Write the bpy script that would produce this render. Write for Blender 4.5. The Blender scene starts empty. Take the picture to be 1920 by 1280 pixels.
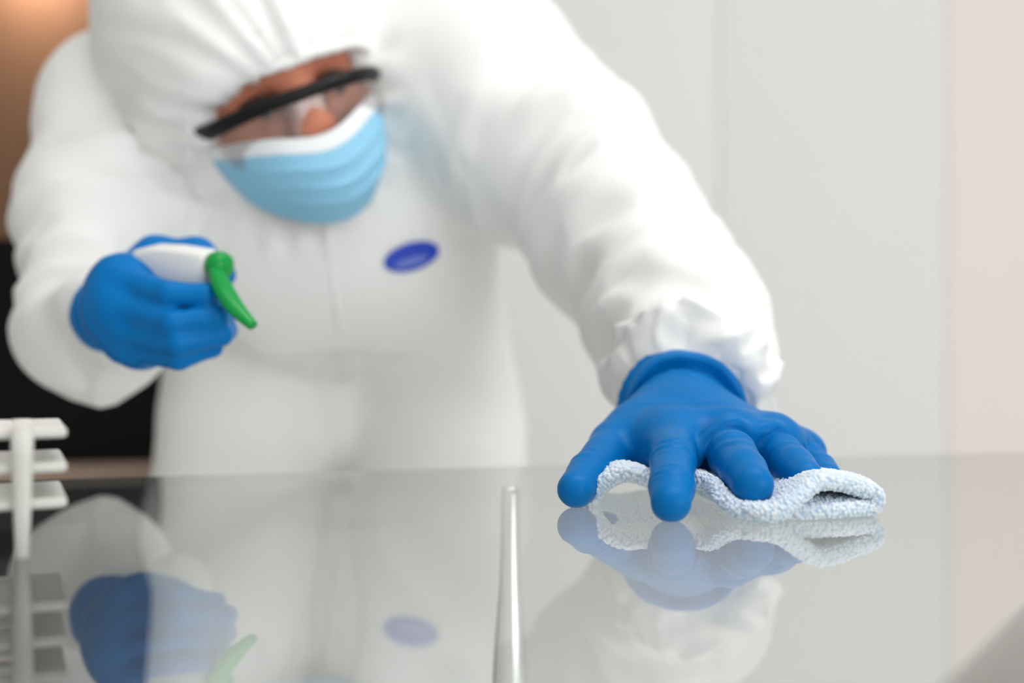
import bpy, math
import numpy as np
from mathutils import Vector, Matrix

# ------------------------------------------------------------------ camera, world, lights, exposure
S = bpy.context.scene
COL = S.collection
TZ = 0.75                      # table top height
CH = 0.0861                    # camera height above the table top
FPX = 2133.33                  # 40 mm lens on a 36 mm wide, 1920 px frame
CAMZ = TZ + CH

cam_d = bpy.data.cameras.new('camera')
cam = bpy.data.objects.new('camera', cam_d)
COL.objects.link(cam)
cam.location = (0, 0, CAMZ)
cam.rotation_euler = (math.pi / 2, 0, 0)
cam_d.lens = 40.0
cam_d.sensor_width = 36.0
cam_d.clip_start = 0.02
cam_d.clip_end = 50
cam_d.dof.use_dof = True
cam_d.dof.focus_distance = 0.585
cam_d.dof.aperture_fstop = 2.9
S.camera = cam

world = bpy.data.worlds.new('world')
S.world = world
world.use_nodes = True
bg = world.node_tree.nodes['Background']
bg.inputs['Color'].default_value = (1.0, 0.99, 0.97, 1)
bg.inputs['Strength'].default_value = 0.66

S.view_settings.view_transform = 'Standard'
S.view_settings.look = 'None'
S.view_settings.gamma = 1.0
S.view_settings.use_curve_mapping = False
S.view_settings.exposure = 0.08
S.cycles.max_bounces = 10
S.cycles.transparent_max_bounces = 16
S.cycles.caustics_reflective = False
S.cycles.caustics_refractive = False
S.cycles.sample_clamp_indirect = 4.0


def area(name, loc, target, sx, sy, power, color=(1, 1, 1)):
    l = bpy.data.lights.new(name, 'AREA')
    l.shape = 'RECTANGLE'
    l.size = sx
    l.size_y = sy
    l.energy = power
    l.color = color
    o = bpy.data.objects.new(name, l)
    COL.objects.link(o)
    o.location = loc
    d = Vector(target) - Vector(loc)
    o.rotation_euler = d.to_track_quat('-Z', 'Y').to_euler()
    return o


# two ceiling panels of the room and an added fill light behind the camera
area('ceiling_panel_light', (0.75, 0.55, 2.62), (0.75, 0.55, 0), 1.2, 0.6, 10)
area('ceiling_panel_light.001', (-0.35, 0.10, 2.62), (-0.35, 0.10, 0), 1.2, 0.6, 1.5)
area('fill_light', (1.75, -1.35, 1.05), (0.0, 1.0, 0.75), 1.8, 1.7, 33, (0.97, 0.99, 1.0))


# ------------------------------------------------------------------ helpers
def P(px, py, d):
    """world point seen at photo pixel (px, py), d metres in front of the camera"""
    return np.array([(px - 960.0) / FPX * d, d, CAMZ - (py - 640.0) / FPX * d])


def nodes_of(m):
    m.use_nodes = True
    nt = m.node_tree
    return nt, nt.nodes, nt.links


def mat(name, color, rough=0.5, metal=0.0, spec=0.5, noise=0.0, nscale=20.0, bump=0.0, bscale=200.0,
        sss=0.0, sssr=(1, 1, 1), coat=0.0, trans=0.0, emit=None, estr=0.0, alpha=None, sheen=0.0):
    m = bpy.data.materials.new(name)
    nt, N, L = nodes_of(m)
    b = N['Principled BSDF']
    b.inputs['Base Color'].default_value = (*color, 1)
    b.inputs['Roughness'].default_value = rough
    b.inputs['Metallic'].default_value = metal
    b.inputs['Specular IOR Level'].default_value = spec
    b.inputs['Coat Weight'].default_value = coat
    b.inputs['Transmission Weight'].default_value = trans
    b.inputs['Sheen Weight'].default_value = sheen
    if sss:
        b.inputs['Subsurface Weight'].default_value = sss
        b.inputs['Subsurface Radius'].default_value = sssr
        b.inputs['Subsurface Scale'].default_value = 0.01
    if emit:
        b.inputs['Emission Color'].default_value = (*emit, 1)
        b.inputs['Emission Strength'].default_value = estr
    tc = N.new('ShaderNodeTexCoord')
    if noise:
        t = N.new('ShaderNodeTexNoise')
        t.inputs['Scale'].default_value = nscale
        t.inputs['Detail'].default_value = 4
        L.new(tc.outputs['Object'], t.inputs['Vector'])
        r = N.new('ShaderNodeMix')
        r.data_type = 'RGBA'
        r.inputs[6].default_value = (*[c * (1 - noise) for c in color], 1)
        r.inputs[7].default_value = (*[min(1, c * (1 + noise)) for c in color], 1)
        L.new(t.outputs['Fac'], r.inputs[0])
        L.new(r.outputs[2], b.inputs['Base Color'])
    if bump:
        t2 = N.new('ShaderNodeTexNoise')
        t2.inputs['Scale'].default_value = bscale
        t2.inputs['Detail'].default_value = 3
        L.new(tc.outputs['Object'], t2.inputs['Vector'])
        bp = N.new('ShaderNodeBump')
        bp.inputs['Strength'].default_value = bump
        bp.inputs['Distance'].default_value = 0.002
        L.new(t2.outputs['Fac'], bp.inputs['Height'])
        L.new(bp.outputs['Normal'], b.inputs['Normal'])
    return m


def mesh_obj(name, verts, faces, material, parent=None, smooth=True):
    me = bpy.data.meshes.new(name)
    verts = np.asarray(verts, dtype=np.float32)
    if isinstance(faces, np.ndarray) and faces.ndim == 2:
        n, k = faces.shape
        me.vertices.add(len(verts))
        me.vertices.foreach_set('co', verts.ravel())
        me.loops.add(n * k)
        me.loops.foreach_set('vertex_index', faces.astype(np.int32).ravel())
        me.polygons.add(n)
        me.polygons.foreach_set('loop_start', np.arange(0, n * k, k, dtype=np.int32))
        me.polygons.foreach_set('loop_total', np.full(n, k, dtype=np.int32))
        me.update(calc_edges=True)
        me.validate()
    else:
        me.from_pydata([tuple(map(float, v)) for v in verts], [], [tuple(map(int, f)) for f in faces])
        me.update()
    if smooth:
        me.polygons.foreach_set('use_smooth', np.ones(len(me.polygons), dtype=bool))
    me.materials.append(material)
    o = bpy.data.objects.new(name, me)
    COL.objects.link(o)
    if parent is not None:
        o.parent = parent
        o.matrix_parent_inverse = parent_world(parent).inverted()
    return o


def parent_world(p):
    m = p.matrix_basis.copy()
    if p.parent is not None:
        m = parent_world(p.parent) @ p.matrix_parent_inverse @ m
    return m


def empty(name, loc=(0, 0, 0)):
    o = bpy.data.objects.new(name, None)
    o.empty_display_size = 0.05
    o.location = loc
    COL.objects.link(o)
    return o


def tag(o, label=None, cat=None, group=None, kind=None):
    if label:
        o['label'] = label
    if cat:
        o['category'] = cat
    if group:
        o['group'] = group
    if kind:
        o['kind'] = kind
    return o


class MB:
    """collects simple shapes into one mesh"""

    def __init__(self):
        self.v = []
        self.f = []

    def add(self, v, f):
        n = len(self.v)
        self.v += [tuple(p) for p in v]
        self.f += [tuple(i + n for i in q) for q in f]

    def box(self, lo, hi, M=None, bev=0.0):
        x0, y0, z0 = lo
        x1, y1, z1 = hi
        if bev <= 0:
            v = [(x0, y0, z0), (x1, y0, z0), (x1, y1, z0), (x0, y1, z0),
                 (x0, y0, z1), (x1, y0, z1), (x1, y1, z1), (x0, y1, z1)]
            f = [(0, 3, 2, 1), (4, 5, 6, 7), (0, 1, 5, 4), (1, 2, 6, 5), (2, 3, 7, 6), (3, 0, 4, 7)]
        else:
            b = bev
            rings = []
            for z, i in ((z0, b), (z0 + b, 0), (z1 - b, 0), (z1, b)):
                rings.append([(x0 + i + b * 0, y0 + b + i * 0, z)])
            v = []
            for z, i in ((z0, b), (z0 + b, 0), (z1 - b, 0), (z1, b)):
                a0, a1, c0, c1 = x0 + i, x1 - i, y0 + i, y1 - i
                v += [(a0 + b, c0, z), (a1 - b, c0, z), (a1, c0 + b, z), (a1, c1 - b, z),
                      (a1 - b, c1, z), (a0 + b, c1, z), (a0, c1 - b, z), (a0, c0 + b, z)]
            f = [tuple(range(7, -1, -1)), tuple(range(24, 32))]
            for r in range(3):
                for k in range(8):
                    k2 = (k + 1) % 8
                    f.append((r * 8 + k, r * 8 + k2, r * 8 + 8 + k2, r * 8 + 8 + k))
        if M is not None:
            v = [tuple(M @ Vector(p)) for p in v]
        self.add(v, f)

    def build(self, name, material, parent=None, smooth=False):
        return mesh_obj(name, self.v, self.f, material, parent, smooth)


def frame_from(axis, up=(0, 0, 1)):
    a = np.asarray(axis, float)
    a = a / np.linalg.norm(a)
    u = np.asarray(up, float)
    if abs(a @ u) > 0.95:
        u = np.array([1.0, 0, 0])
    s = np.cross(a, u)
    s /= np.linalg.norm(s)
    t = np.cross(s, a)
    return a, s, t


def resample(pts, n):
    """smooth (Catmull-Rom) resampling of a polyline"""
    pts = np.asarray(pts, float)
    m = len(pts)
    ext = np.vstack([2 * pts[0] - pts[1], pts, 2 * pts[-1] - pts[-2]])
    seg = np.linalg.norm(np.diff(pts[:, :3], axis=0), axis=1)
    cum = np.concatenate([[0], np.cumsum(seg)])
    t = np.linspace(0, cum[-1], n)
    i = np.clip(np.searchsorted(cum, t, side='right') - 1, 0, m - 2)
    u = ((t - cum[i]) / np.maximum(seg[i], 1e-9))[:, None]
    p0, p1, p2, p3 = ext[i], ext[i + 1], ext[i + 2], ext[i + 3]
    return 0.5 * ((2 * p1) + (-p0 + p2) * u + (2 * p0 - 5 * p1 + 4 * p2 - p3) * u ** 2
                  + (-p0 + 3 * p1 - 3 * p2 + p3) * u ** 3)


def tube(pts, radii, nring, nseg, disp=None, caps=True, up=(0, 0, 1), flat=1.0):
    """tube along smoothed pts; returns verts, faces (quads + fan caps)"""
    arr = np.hstack([np.asarray(pts, float), np.asarray(radii, float)[:, None]])
    r = resample(arr, nring)
    c, rad = r[:, :3], r[:, 3]
    T = np.gradient(c, axis=0)
    T /= np.linalg.norm(T, axis=1)[:, None]
    V = []
    _, s, t = frame_from(T[0], up)
    th = np.linspace(0, 2 * np.pi, nseg, endpoint=False)
    for k in range(nring):
        s = s - T[k] * (s @ T[k])
        s /= np.linalg.norm(s)
        t = np.cross(s, T[k])
        rr = np.full(nseg, rad[k])
        if disp is not None:
            rr = rr + disp(k / (nring - 1), th)
        V.append(c[k] + rr[:, None] * (np.cos(th)[:, None] * s + flat * np.sin(th)[:, None] * t))
    V = np.vstack(V)
    F = []
    for k in range(nring - 1):
        for j in range(nseg):
            j2 = (j + 1) % nseg
            F.append((k * nseg + j, k * nseg + j2, (k + 1) * nseg + j2, (k + 1) * nseg + j))
    if caps:
        F.append(tuple(range(nseg - 1, -1, -1)))
        F.append(tuple(range((nring - 1) * nseg, nring * nseg)))
    return V, F


def lathe(profile, base, axis, nseg=32, up=(0, 0, 1)):
    """profile: list of (radius, distance along axis)"""
    a, s, t = frame_from(axis, up)
    th = np.linspace(0, 2 * np.pi, nseg, endpoint=False)
    V = []
    for r, h in profile:
        V.append(np.asarray(base) + a * h + r * (np.cos(th)[:, None] * s + np.sin(th)[:, None] * t))
    V = np.vstack(V)
    F = []
    for k in range(len(profile) - 1):
        for j in range(nseg):
            j2 = (j + 1) % nseg
            F.append((k * nseg + j, k * nseg + j2, (k + 1) * nseg + j2, (k + 1) * nseg + j))
    F.append(tuple(range(nseg - 1, -1, -1)))
    F.append(tuple(range((len(profile) - 1) * nseg, len(profile) * nseg)))
    return V, F


# ---- smooth noise
def _hash(i, j, k, seed):
    n = (i * 73856093) ^ (j * 19349663) ^ (k * 83492791) ^ (seed * 2654435)
    n = (n ^ (n >> 13)) * 1274126177
    n = n & 0x7fffffff
    return (n % 100003) / 100003.0 * 2 - 1


def vnoise(p, seed=0):
    p = np.asarray(p, float)
    i = np.floor(p).astype(np.int64)
    f = p - i
    f = f * f * (3 - 2 * f)
    out = 0
    for dx in (0, 1):
        wx = f[:, 0] if dx else 1 - f[:, 0]
        for dy in (0, 1):
            wy = f[:, 1] if dy else 1 - f[:, 1]
            for dz in (0, 1):
                wz = f[:, 2] if dz else 1 - f[:, 2]
                out = out + wx * wy * wz * _hash(i[:, 0] + dx, i[:, 1] + dy, i[:, 2] + dz, seed)
    return out


def ridge(p, seed=0):
    return 1 - 2 * np.abs(vnoise(p, seed))


# ---- signed distance field -> mesh
class Field:
    def __init__(self, lo, hi, h):
        self.lo = np.asarray(lo, float)
        self.h = h
        n = np.ceil((np.asarray(hi, float) - self.lo) / h).astype(int) + 1
        self.ax = [(self.lo[i] + h * np.arange(n[i])).astype(np.float32) for i in range(3)]
        self.F = np.full(n, 0.2, dtype=np.float32)

    def _sub(self, lo, hi):
        sl = []
        for i in range(3):
            a = max(0, int(math.floor((lo[i] - self.lo[i]) / self.h)))
            b = min(len(self.ax[i]), int(math.ceil((hi[i] - self.lo[i]) / self.h)) + 1)
            if b <= a:
                return None
            sl.append(slice(a, b))
        X = self.ax[0][sl[0]][:, None, None]
        Y = self.ax[1][sl[1]][None, :, None]
        Z = self.ax[2][sl[2]][None, None, :]
        return tuple(sl), X, Y, Z

    def _join(self, sl, D, k, op):
        A = self.F[sl]
        if op == 'sub':
            D = -D
            if k > 0:
                hh = np.maximum(k - np.abs(A - D), 0) / k
                self.F[sl] = np.maximum(A, D) + hh * hh * k * 0.25
            else:
                self.F[sl] = np.maximum(A, D)
        else:
            if k > 0:
                hh = np.maximum(k - np.abs(A - D), 0) / k
                self.F[sl] = np.minimum(A, D) - hh * hh * k * 0.25
            else:
                self.F[sl] = np.minimum(A, D)

    def cap(self, a, b, ra, rb, k=0.0, op='add', m=0.0):
        a = np.asarray(a, float)
        b = np.asarray(b, float)
        pad = max(ra, rb) + k + 3 * self.h + m
        s = self._sub(np.minimum(a, b) - pad, np.maximum(a, b) + pad)
        if s is None:
            return
        sl, X, Y, Z = s
        d = (b - a).astype(np.float32)
        L2 = float(d @ d)
        t = ((X - a[0]) * d[0] + (Y - a[1]) * d[1] + (Z - a[2]) * d[2]) / L2
        t = np.clip(t, 0, 1)
        D = np.sqrt((X - a[0] - t * d[0]) ** 2 + (Y - a[1] - t * d[1]) ** 2 + (Z - a[2] - t * d[2]) ** 2)
        D -= ra + (rb - ra) * t
        self._join(sl, D.astype(np.float32), k, op)

    def chain(self, pts, radii, k=0.0, k0=None, op='add'):
        for i in range(len(pts) - 1):
            self.cap(pts[i], pts[i + 1], radii[i], radii[i + 1], k if (i or k0 is None) else k0, op)

    def ell(self, c, r, R=None, k=0.0, op='add'):
        c = np.asarray(c, float)
        r = np.asarray(r, float)
        R = np.eye(3) if R is None else np.asarray(R, float)      # columns = axes
        ext = np.sqrt(((R * r[None, :]) ** 2).sum(axis=1))
        pad = k + 3 * self.h
        s = self._sub(c - ext - pad, c + ext + pad)
        if s is None:
            return
        sl, X, Y, Z = s
        dx, dy, dz = X - c[0], Y - c[1], Z - c[2]
        q = [(dx * R[0, i] + dy * R[1, i] + dz * R[2, i]) for i in range(3)]
        k0 = np.sqrt((q[0] / r[0]) ** 2 + (q[1] / r[1]) ** 2 + (q[2] / r[2]) ** 2) + 1e-9
        k1 = np.sqrt((q[0] / r[0] ** 2) ** 2 + (q[1] / r[1] ** 2) ** 2 + (q[2] / r[2] ** 2) ** 2) + 1e-9
        D = k0 * (k0 - 1) / k1
        self._join(sl, D.astype(np.float32), k, op)

    def cut(self, p, n):
        """remove the side the normal n points to"""
        n = np.asarray(n, float)
        n /= np.linalg.norm(n)
        X, Y, Z = self.ax[0][:, None, None], self.ax[1][None, :, None], self.ax[2][None, None, :]
        D = (X - p[0]) * n[0] + (Y - p[1]) * n[1] + (Z - p[2]) * n[2]
        self.F = np.maximum(self.F, D.astype(np.float32))

    def mesh(self, smooth=1):
        F = self.F
        ins = F < 0
        nx, ny, nz = F.shape
        cnt = np.zeros((nx - 1, ny - 1, nz - 1), dtype=np.int8)
        corners = [(a, b, c) for a in (0, 1) for b in (0, 1) for c in (0, 1)]
        for a, b, c in corners:
            cnt += ins[a:nx - 1 + a, b:ny - 1 + b, c:nz - 1 + c]
        act = (cnt > 0) & (cnt < 8)
        idx = np.argwhere(act)
        ids = np.full(act.shape, -1, dtype=np.int64)
        ids[act] = np.arange(len(idx))
        vals = {}
        for cr in corners:
            vals[cr] = F[idx[:, 0] + cr[0], idx[:, 1] + cr[1], idx[:, 2] + cr[2]].astype(float)
        acc = np.zeros((len(idx), 3))
        num = np.zeros(len(idx))
        for a in corners:
            for ax in range(3):
                if a[ax] == 0:
                    b = list(a)
                    b[ax] = 1
                    b = tuple(b)
                    fa, fb = vals[a], vals[b]
                    x = (fa < 0) != (fb < 0)
                    t = np.where(x, fa / np.where(x, fa - fb, 1), 0)
                    p = np.tile(np.array(a, float), (len(idx), 1))
                    p[:, ax] += t
                    acc += p * x[:, None]
                    num += x
        V = self.lo + self.h * (idx + acc / num[:, None])
        quads = []
        for ax in range(3):
            sl0 = [slice(None)] * 3
            sl1 = [slice(None)] * 3
            sl0[ax] = slice(0, -1)
            sl1[ax] = slice(1, None)
            A = ins[tuple(sl0)]
            B = ins[tuple(sl1)]
            e = np.argwhere(A != B)
            o1, o2 = (ax + 1) % 3, (ax + 2) % 3
            ok = (e[:, o1] > 0) & (e[:, o2] > 0) & (e[:, o1] < act.shape[o1]) & (e[:, o2] < act.shape[o2])
            e = e[ok]
            sgn = A[e[:, 0], e[:, 1], e[:, 2]]

            def cell(d1, d2):
                q = e.copy()
                q[:, o1] -= d1
                q[:, o2] -= d2
                return ids[q[:, 0], q[:, 1], q[:, 2]]
            q = np.stack([cell(1, 1), cell(0, 1), cell(0, 0), cell(1, 0)], axis=1)
            q[~sgn] = q[~sgn][:, ::-1]
            quads.append(q)
        Q = np.vstack(quads)
        Q = Q[(Q >= 0).all(axis=1)]
        for _ in range(smooth):
            V = laplace(V, Q, 0.5)
        return V, Q


def laplace(V, Q, lam=0.5, w=None):
    E = np.vstack([Q[:, [0, 1]], Q[:, [1, 2]], Q[:, [2, 3]], Q[:, [3, 0]]])
    a = np.concatenate([E[:, 0], E[:, 1]])
    b = np.concatenate([E[:, 1], E[:, 0]])
    n = np.bincount(a, minlength=len(V)).astype(float)
    M = np.stack([np.bincount(a, weights=V[b, i], minlength=len(V)) for i in range(3)], axis=1)
    M /= np.maximum(n, 1)[:, None]
    l = lam if w is None else (lam * w)[:, None]
    return V + l * (M - V)


def vnormals(V, Q):
    n = np.cross(V[Q[:, 2]] - V[Q[:, 0]], V[Q[:, 3]] - V[Q[:, 1]])
    out = np.zeros_like(V)
    for k in range(4):
        for i in range(3):
            out[:, i] += np.bincount(Q[:, k], weights=n[:, i], minlength=len(V))
    return out / np.maximum(np.linalg.norm(out, axis=1), 1e-12)[:, None]


def seg_param(V, a, b):
    """parameter 0..1 along segment, distance from it, angle about it"""
    a = np.asarray(a, float)
    b = np.asarray(b, float)
    d = b - a
    t = (V - a) @ d / (d @ d)
    tc = np.clip(t, 0, 1)
    q = V - a - tc[:, None] * d
    _, s, u = frame_from(d)
    return t, np.linalg.norm(q, axis=1), np.arctan2(q @ u, q @ s)


def sstep(x, a, b):
    t = np.clip((x - a) / (b - a), 0, 1)
    return t * t * (3 - 2 * t)


# ------------------------------------------------------------------ materials
M_suit = mat('suit_white', (0.86, 0.86, 0.845), 0.62, spec=0.3, bump=0.15, bscale=400)
M_hood = M_suit
M_glove = mat('glove_blue', (0.0, 0.160, 0.47), 0.40, spec=0.12, noise=0.06, nscale=60, bump=0.05, bscale=900)
M_skin = mat('skin', (0.56, 0.20, 0.12), 0.5, spec=0.35, noise=0.12, nscale=60, sss=0.15, sssr=(1, .3, .15))
M_eye = mat('eyeball_white', (0.8, 0.77, 0.72), 0.2)
M_iris = mat('iris_dark', (0.03, 0.02, 0.012), 0.15)
M_hair = mat('eyebrow_hair', (0.03, 0.018, 0.012), 0.7)
M_maskb = mat('mask_blue', (0.27, 0.56, 0.76), 0.75, spec=0.2, bump=0.1, bscale=900)
M_maskw = mat('mask_white', (0.80, 0.82, 0.84), 0.75, spec=0.2)
M_black = mat('black_plastic', (0.004, 0.004, 0.004), 0.35, spec=0.2)
M_white_pl = mat('white_plastic', (0.82, 0.82, 0.81), 0.35)
M_rack = mat('rack_plastic', (0.68, 0.67, 0.63), 0.45)
M_bottle = mat('bottle_milky', (0.80, 0.81, 0.80), 0.4)
M_green = mat('green_plastic', (0.0, 0.30, 0.05), 0.3, spec=0.3)
M_wall = mat('wall_paint', (0.78, 0.78, 0.765), 0.6, noise=0.01, nscale=3)
M_wall2 = mat('wall_panel_paint', (0.74, 0.745, 0.73), 0.6, noise=0.01, nscale=3)
M_wallpink = mat('wall_panel_pinkish', (0.79, 0.72, 0.685), 0.6, noise=0.01, nscale=3)
M_ceil = mat('ceiling_paint', (0.8, 0.8, 0.79), 0.8)
M_floor = mat('floor_vinyl', (0.82, 0.82, 0.80), 0.4, noise=0.05, nscale=8)
M_dark = mat('black_lacquer', (0.004, 0.004, 0.004), 0.6, spec=0.1)
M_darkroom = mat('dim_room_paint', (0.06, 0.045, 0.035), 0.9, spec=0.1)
M_wood = mat('brown_wood_panel', (0.34, 0.20, 0.125), 0.7, noise=0.2, nscale=2.0, spec=0.2)
M_ledge = mat('ledge_wood', (0.30, 0.21, 0.16), 0.6, noise=0.15, nscale=9)
M_chrome = mat('chrome', (0.86, 0.86, 0.85), 0.2, metal=1.0)
M_rail = mat('brushed_grey_metal', (0.22, 0.215, 0.205), 0.3, metal=1.0)
M_lampw = mat('lamp_diffuser', (0.9, 0.9, 0.9), 0.5, emit=(1, 0.99, 0.97), estr=2.5)
M_lampframe = mat('lamp_frame', (0.75, 0.75, 0.75), 0.4)
M_shade = mat('warm_lamp_shade', (0.8, 0.55, 0.35), 0.6, emit=(1.0, 0.62, 0.36), estr=0.9)
M_logo = mat('logo_blue', (0.010, 0.05, 0.50), 0.6)
M_logo_l = mat('logo_lettering_pale', (0.16, 0.22, 0.62), 0.6)


def glass_mat(name, ior, haze, tint=(1, 1, 1), rough=0.0, gain=1.0):
    """clear pane: Fresnel reflection over straight transmission, with a thin film of dust"""
    m = bpy.data.materials.new(name)
    nt, N, L = nodes_of(m)
    N.remove(N['Principled BSDF'])
    out = N['Material Output']
    geo = N.new('ShaderNodeNewGeometry')
    dot = N.new('ShaderNodeVectorMath')
    dot.operation = 'DOT_PRODUCT'
    L.new(geo.outputs['Incoming'], dot.inputs[0])
    L.new(geo.outputs['Normal'], dot.inputs[1])
    ab = N.new('ShaderNodeMath')
    ab.operation = 'ABSOLUTE'
    L.new(dot.outputs['Value'], ab.inputs[0])
    om = N.new('ShaderNodeMath')
    om.operation = 'SUBTRACT'
    om.inputs[0].default_value = 1
    L.new(ab.outputs[0], om.inputs[1])
    pw = N.new('ShaderNodeMath')
    pw.operation = 'POWER'
    pw.inputs[1].default_value = 5
    L.new(om.outputs[0], pw.inputs[0])
    r0 = ((ior - 1) / (ior + 1)) ** 2
    ma = N.new('ShaderNodeMath')
    ma.operation = 'MULTIPLY_ADD'
    ma.inputs[1].default_value = (1 - r0) * gain
    ma.inputs[2].default_value = r0 * gain
    ma.use_clamp = True
    L.new(pw.outputs[0], ma.inputs[0])
    tr = N.new('ShaderNodeBsdfTransparent')
    tr.inputs['Color'].default_value = (*tint, 1)
    df = N.new('ShaderNodeBsdfDiffuse')
    df.inputs['Color'].default_value = (0.8, 0.8, 0.78, 1)
    mx0 = N.new('ShaderNodeMixShader')
    mx0.inputs[0].default_value = haze
    L.new(tr.outputs[0], mx0.inputs[1])
    L.new(df.outputs[0], mx0.inputs[2])
    gl = N.new('ShaderNodeBsdfGlossy')
    gl.inputs['Roughness'].default_value = rough
    mx = N.new('ShaderNodeMixShader')
    L.new(ma.outputs[0], mx.inputs[0])
    L.new(mx0.outputs[0], mx.inputs[1])
    L.new(gl.outputs[0], mx.inputs[2])
    L.new(mx.outputs[0], out.inputs['Surface'])
    return m


M_glass = glass_mat('table_glass', 1.52, 0.075, (0.97, 0.985, 0.98), 0.0, 1.4)
M_glass_low = glass_mat('table_glass_underside', 1.02, 0.0, (0.985, 0.995, 0.99), 0.0, 0.0)
M_glass_edge = glass_mat('table_glass_edge', 1.52, 0.12, (0.86, 0.90, 0.89), 0.0, 0.6)
M_lens = glass_mat('lens_clear', 1.55, 0.05, (0.86, 0.83, 0.82), 0.0, 2.2)


def terry_mat():
    m = mat('terry_light_blue', (0.60, 0.75, 0.90), 0.9, spec=0.1, sheen=0.3)
    nt, N, L = nodes_of(m)
    b = N['Principled BSDF']
    at = N.new('ShaderNodeAttribute')
    at.attribute_name = 'loop_height'
    mx = N.new('ShaderNodeMix')
    mx.data_type = 'RGBA'
    mx.inputs[6].default_value = (0.50, 0.68, 0.86, 1)
    mx.inputs[7].default_value = (0.80, 0.86, 0.91, 1)
    L.new(at.outputs['Fac'], mx.inputs[0])
    L.new(mx.outputs[2], b.inputs['Base Color'])
    return m


M_terry = terry_mat()

# ------------------------------------------------------------------ the room
WB = 2.35        # back wall


def struct(name, lo, hi, material, label=None):
    mb = MB()
    mb.box(lo, hi)
    o = mb.build(name, material)
    tag(o, label, None, None, 'structure')
    return o


struct('floor', (-3.0, -2.2, -0.05), (2.9, 4.4, 0.0), M_floor)
struct('ceiling', (-3.0, -2.2, 2.70), (2.9, 4.4, 2.75), M_ceil)
wall_back = struct('wall_back', (-0.60, WB, 0), (2.8, WB + 0.12, 2.7), M_wall)
struct('wall_right', (2.8, -2.2, 0), (2.9, WB + 0.12, 2.7), M_wall)
struct('wall_left', (-3.0, -2.2, 0), (-2.9, 4.4, 2.7), M_wall)
# the dim room behind, seen past the person's right arm
struct('wall_dim_room_back', (-2.9, 3.9, 0), (-0.3, 4.0, 2.7), M_wood)
struct('wall_dim_room_side', (-0.60, WB + 0.12, 0), (-0.50, 3.9, 2.7), M_darkroom)
struct('wall_lintel', (-2.9, WB, 2.15), (-0.60, WB + 0.12, 2.7), M_wall)


def wpx(px, d):
    return (px - 960) / FPX * d


# lining panels on the back wall
for nm, a, b, mm_ in (('panel', -0.59, wpx(1345, WB), M_wall), ('panel.001', wpx(1346, WB), wpx(1772, WB), M_wall2),
                      ('panel.002', wpx(1773, WB), 2.78, M_wallpink)):
    mb = MB()
    mb.box((a, WB - 0.014, 0.10), (b, WB - 0.001, 2.68), bev=0.002)
    mb.build('panel', mm_, wall_back)
mb = MB()
mb.box((-0.59, WB - 0.016, 0), (2.78, WB - 0.001, 0.095), bev=0.002)
tag(mb.build('baseboard_back', M_wall2), kind='structure')

# invented window frame, unseen, set round the added fill light
wm = bpy.data.objects['fill_light'].matrix_basis
mb = MB()
for lo, hi in (((-0.98, -0.93, 0.01), (-0.90, 0.93, 0.07)), ((0.90, -0.93, 0.01), (0.98, 0.93, 0.07)),
               ((-0.90, -0.93, 0.01), (0.90, -0.85, 0.07)), ((-0.90, 0.85, 0.01), (0.90, 0.93, 0.07)),
               ((-0.02, -0.85, 0.03), (0.02, 0.85, 0.07))):
    mb.box(lo, hi, wm)
tag(mb.build('fill_light_frame', M_lampframe), kind='structure')

# ceiling lamps
for i, (x, y, w, pos) in enumerate(((0.75, 0.55, 1.2, 'above the right end of the table'),
                                    (-0.35, 0.10, 1.2, 'above the left end of the table'))):
    root = empty('ceiling_lamp', (x, y, 2.70))
    tag(root, 'white rectangular ceiling light panel ' + pos, 'lamp', 'ceiling light panels')
    mb = MB()
    mb.box((x - w / 2 - .03, y - .33, 2.645), (x + w / 2 + .03, y - .30, 2.70))
    mb.box((x - w / 2 - .03, y + .30, 2.645), (x + w / 2 + .03, y + .33, 2.70))
    mb.box((x - w / 2 - .03, y - .30, 2.645), (x - w / 2, y + .30, 2.70))
    mb.box((x + w / 2, y - .30, 2.645), (x + w / 2 + .03, y + .30, 2.70))
    mb.build('frame', M_lampframe, root)
    mb = MB()
    mb.box((x - w / 2, y - .30, 2.65), (x + w / 2, y + .30, 2.66))
    mb.build('diffuser', M_lampw, root)

# dark cabinet with a brown ledge, behind the table at the left
cab = empty('dark_cabinet', (-0.75, 1.45, 0))
tag(cab, 'black cabinet with a brown wooden ledge behind the left end of the table', 'cabinet')
rot = Matrix.Translation((-0.62, 1.30, 0)) @ Matrix.Rotation(math.radians(9), 4, 'Z')
mb = MB()
mb.box((-0.62, 0.03, 0.0), (0.26, 0.40, 0.66), rot, 0.004)
mb.box((-0.62, 0.06, 0.66), (0.26, 0.40, 0.96), rot, 0.004)
mb.build('body', M_dark, cab)
mb = MB()
mb.box((-0.63, -0.005, 0.668), (0.27, 0.06, 0.69), rot, 0.003)
mb.build('ledge', M_ledge, cab)
for dx in (-0.61, -0.32, -0.03):
    mb = MB()
    mb.box((dx, 0.012, 0.06), (dx + 0.28, 0.03, 0.65), rot, 0.003)
    dr = mb.build('door', M_dark, cab)
    mb = MB()
    mb.box((dx + 0.25, -0.008, 0.38), (dx + 0.26, 0.012, 0.52), rot, 0.003)
    mb.build('handle', M_chrome, dr)

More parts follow.
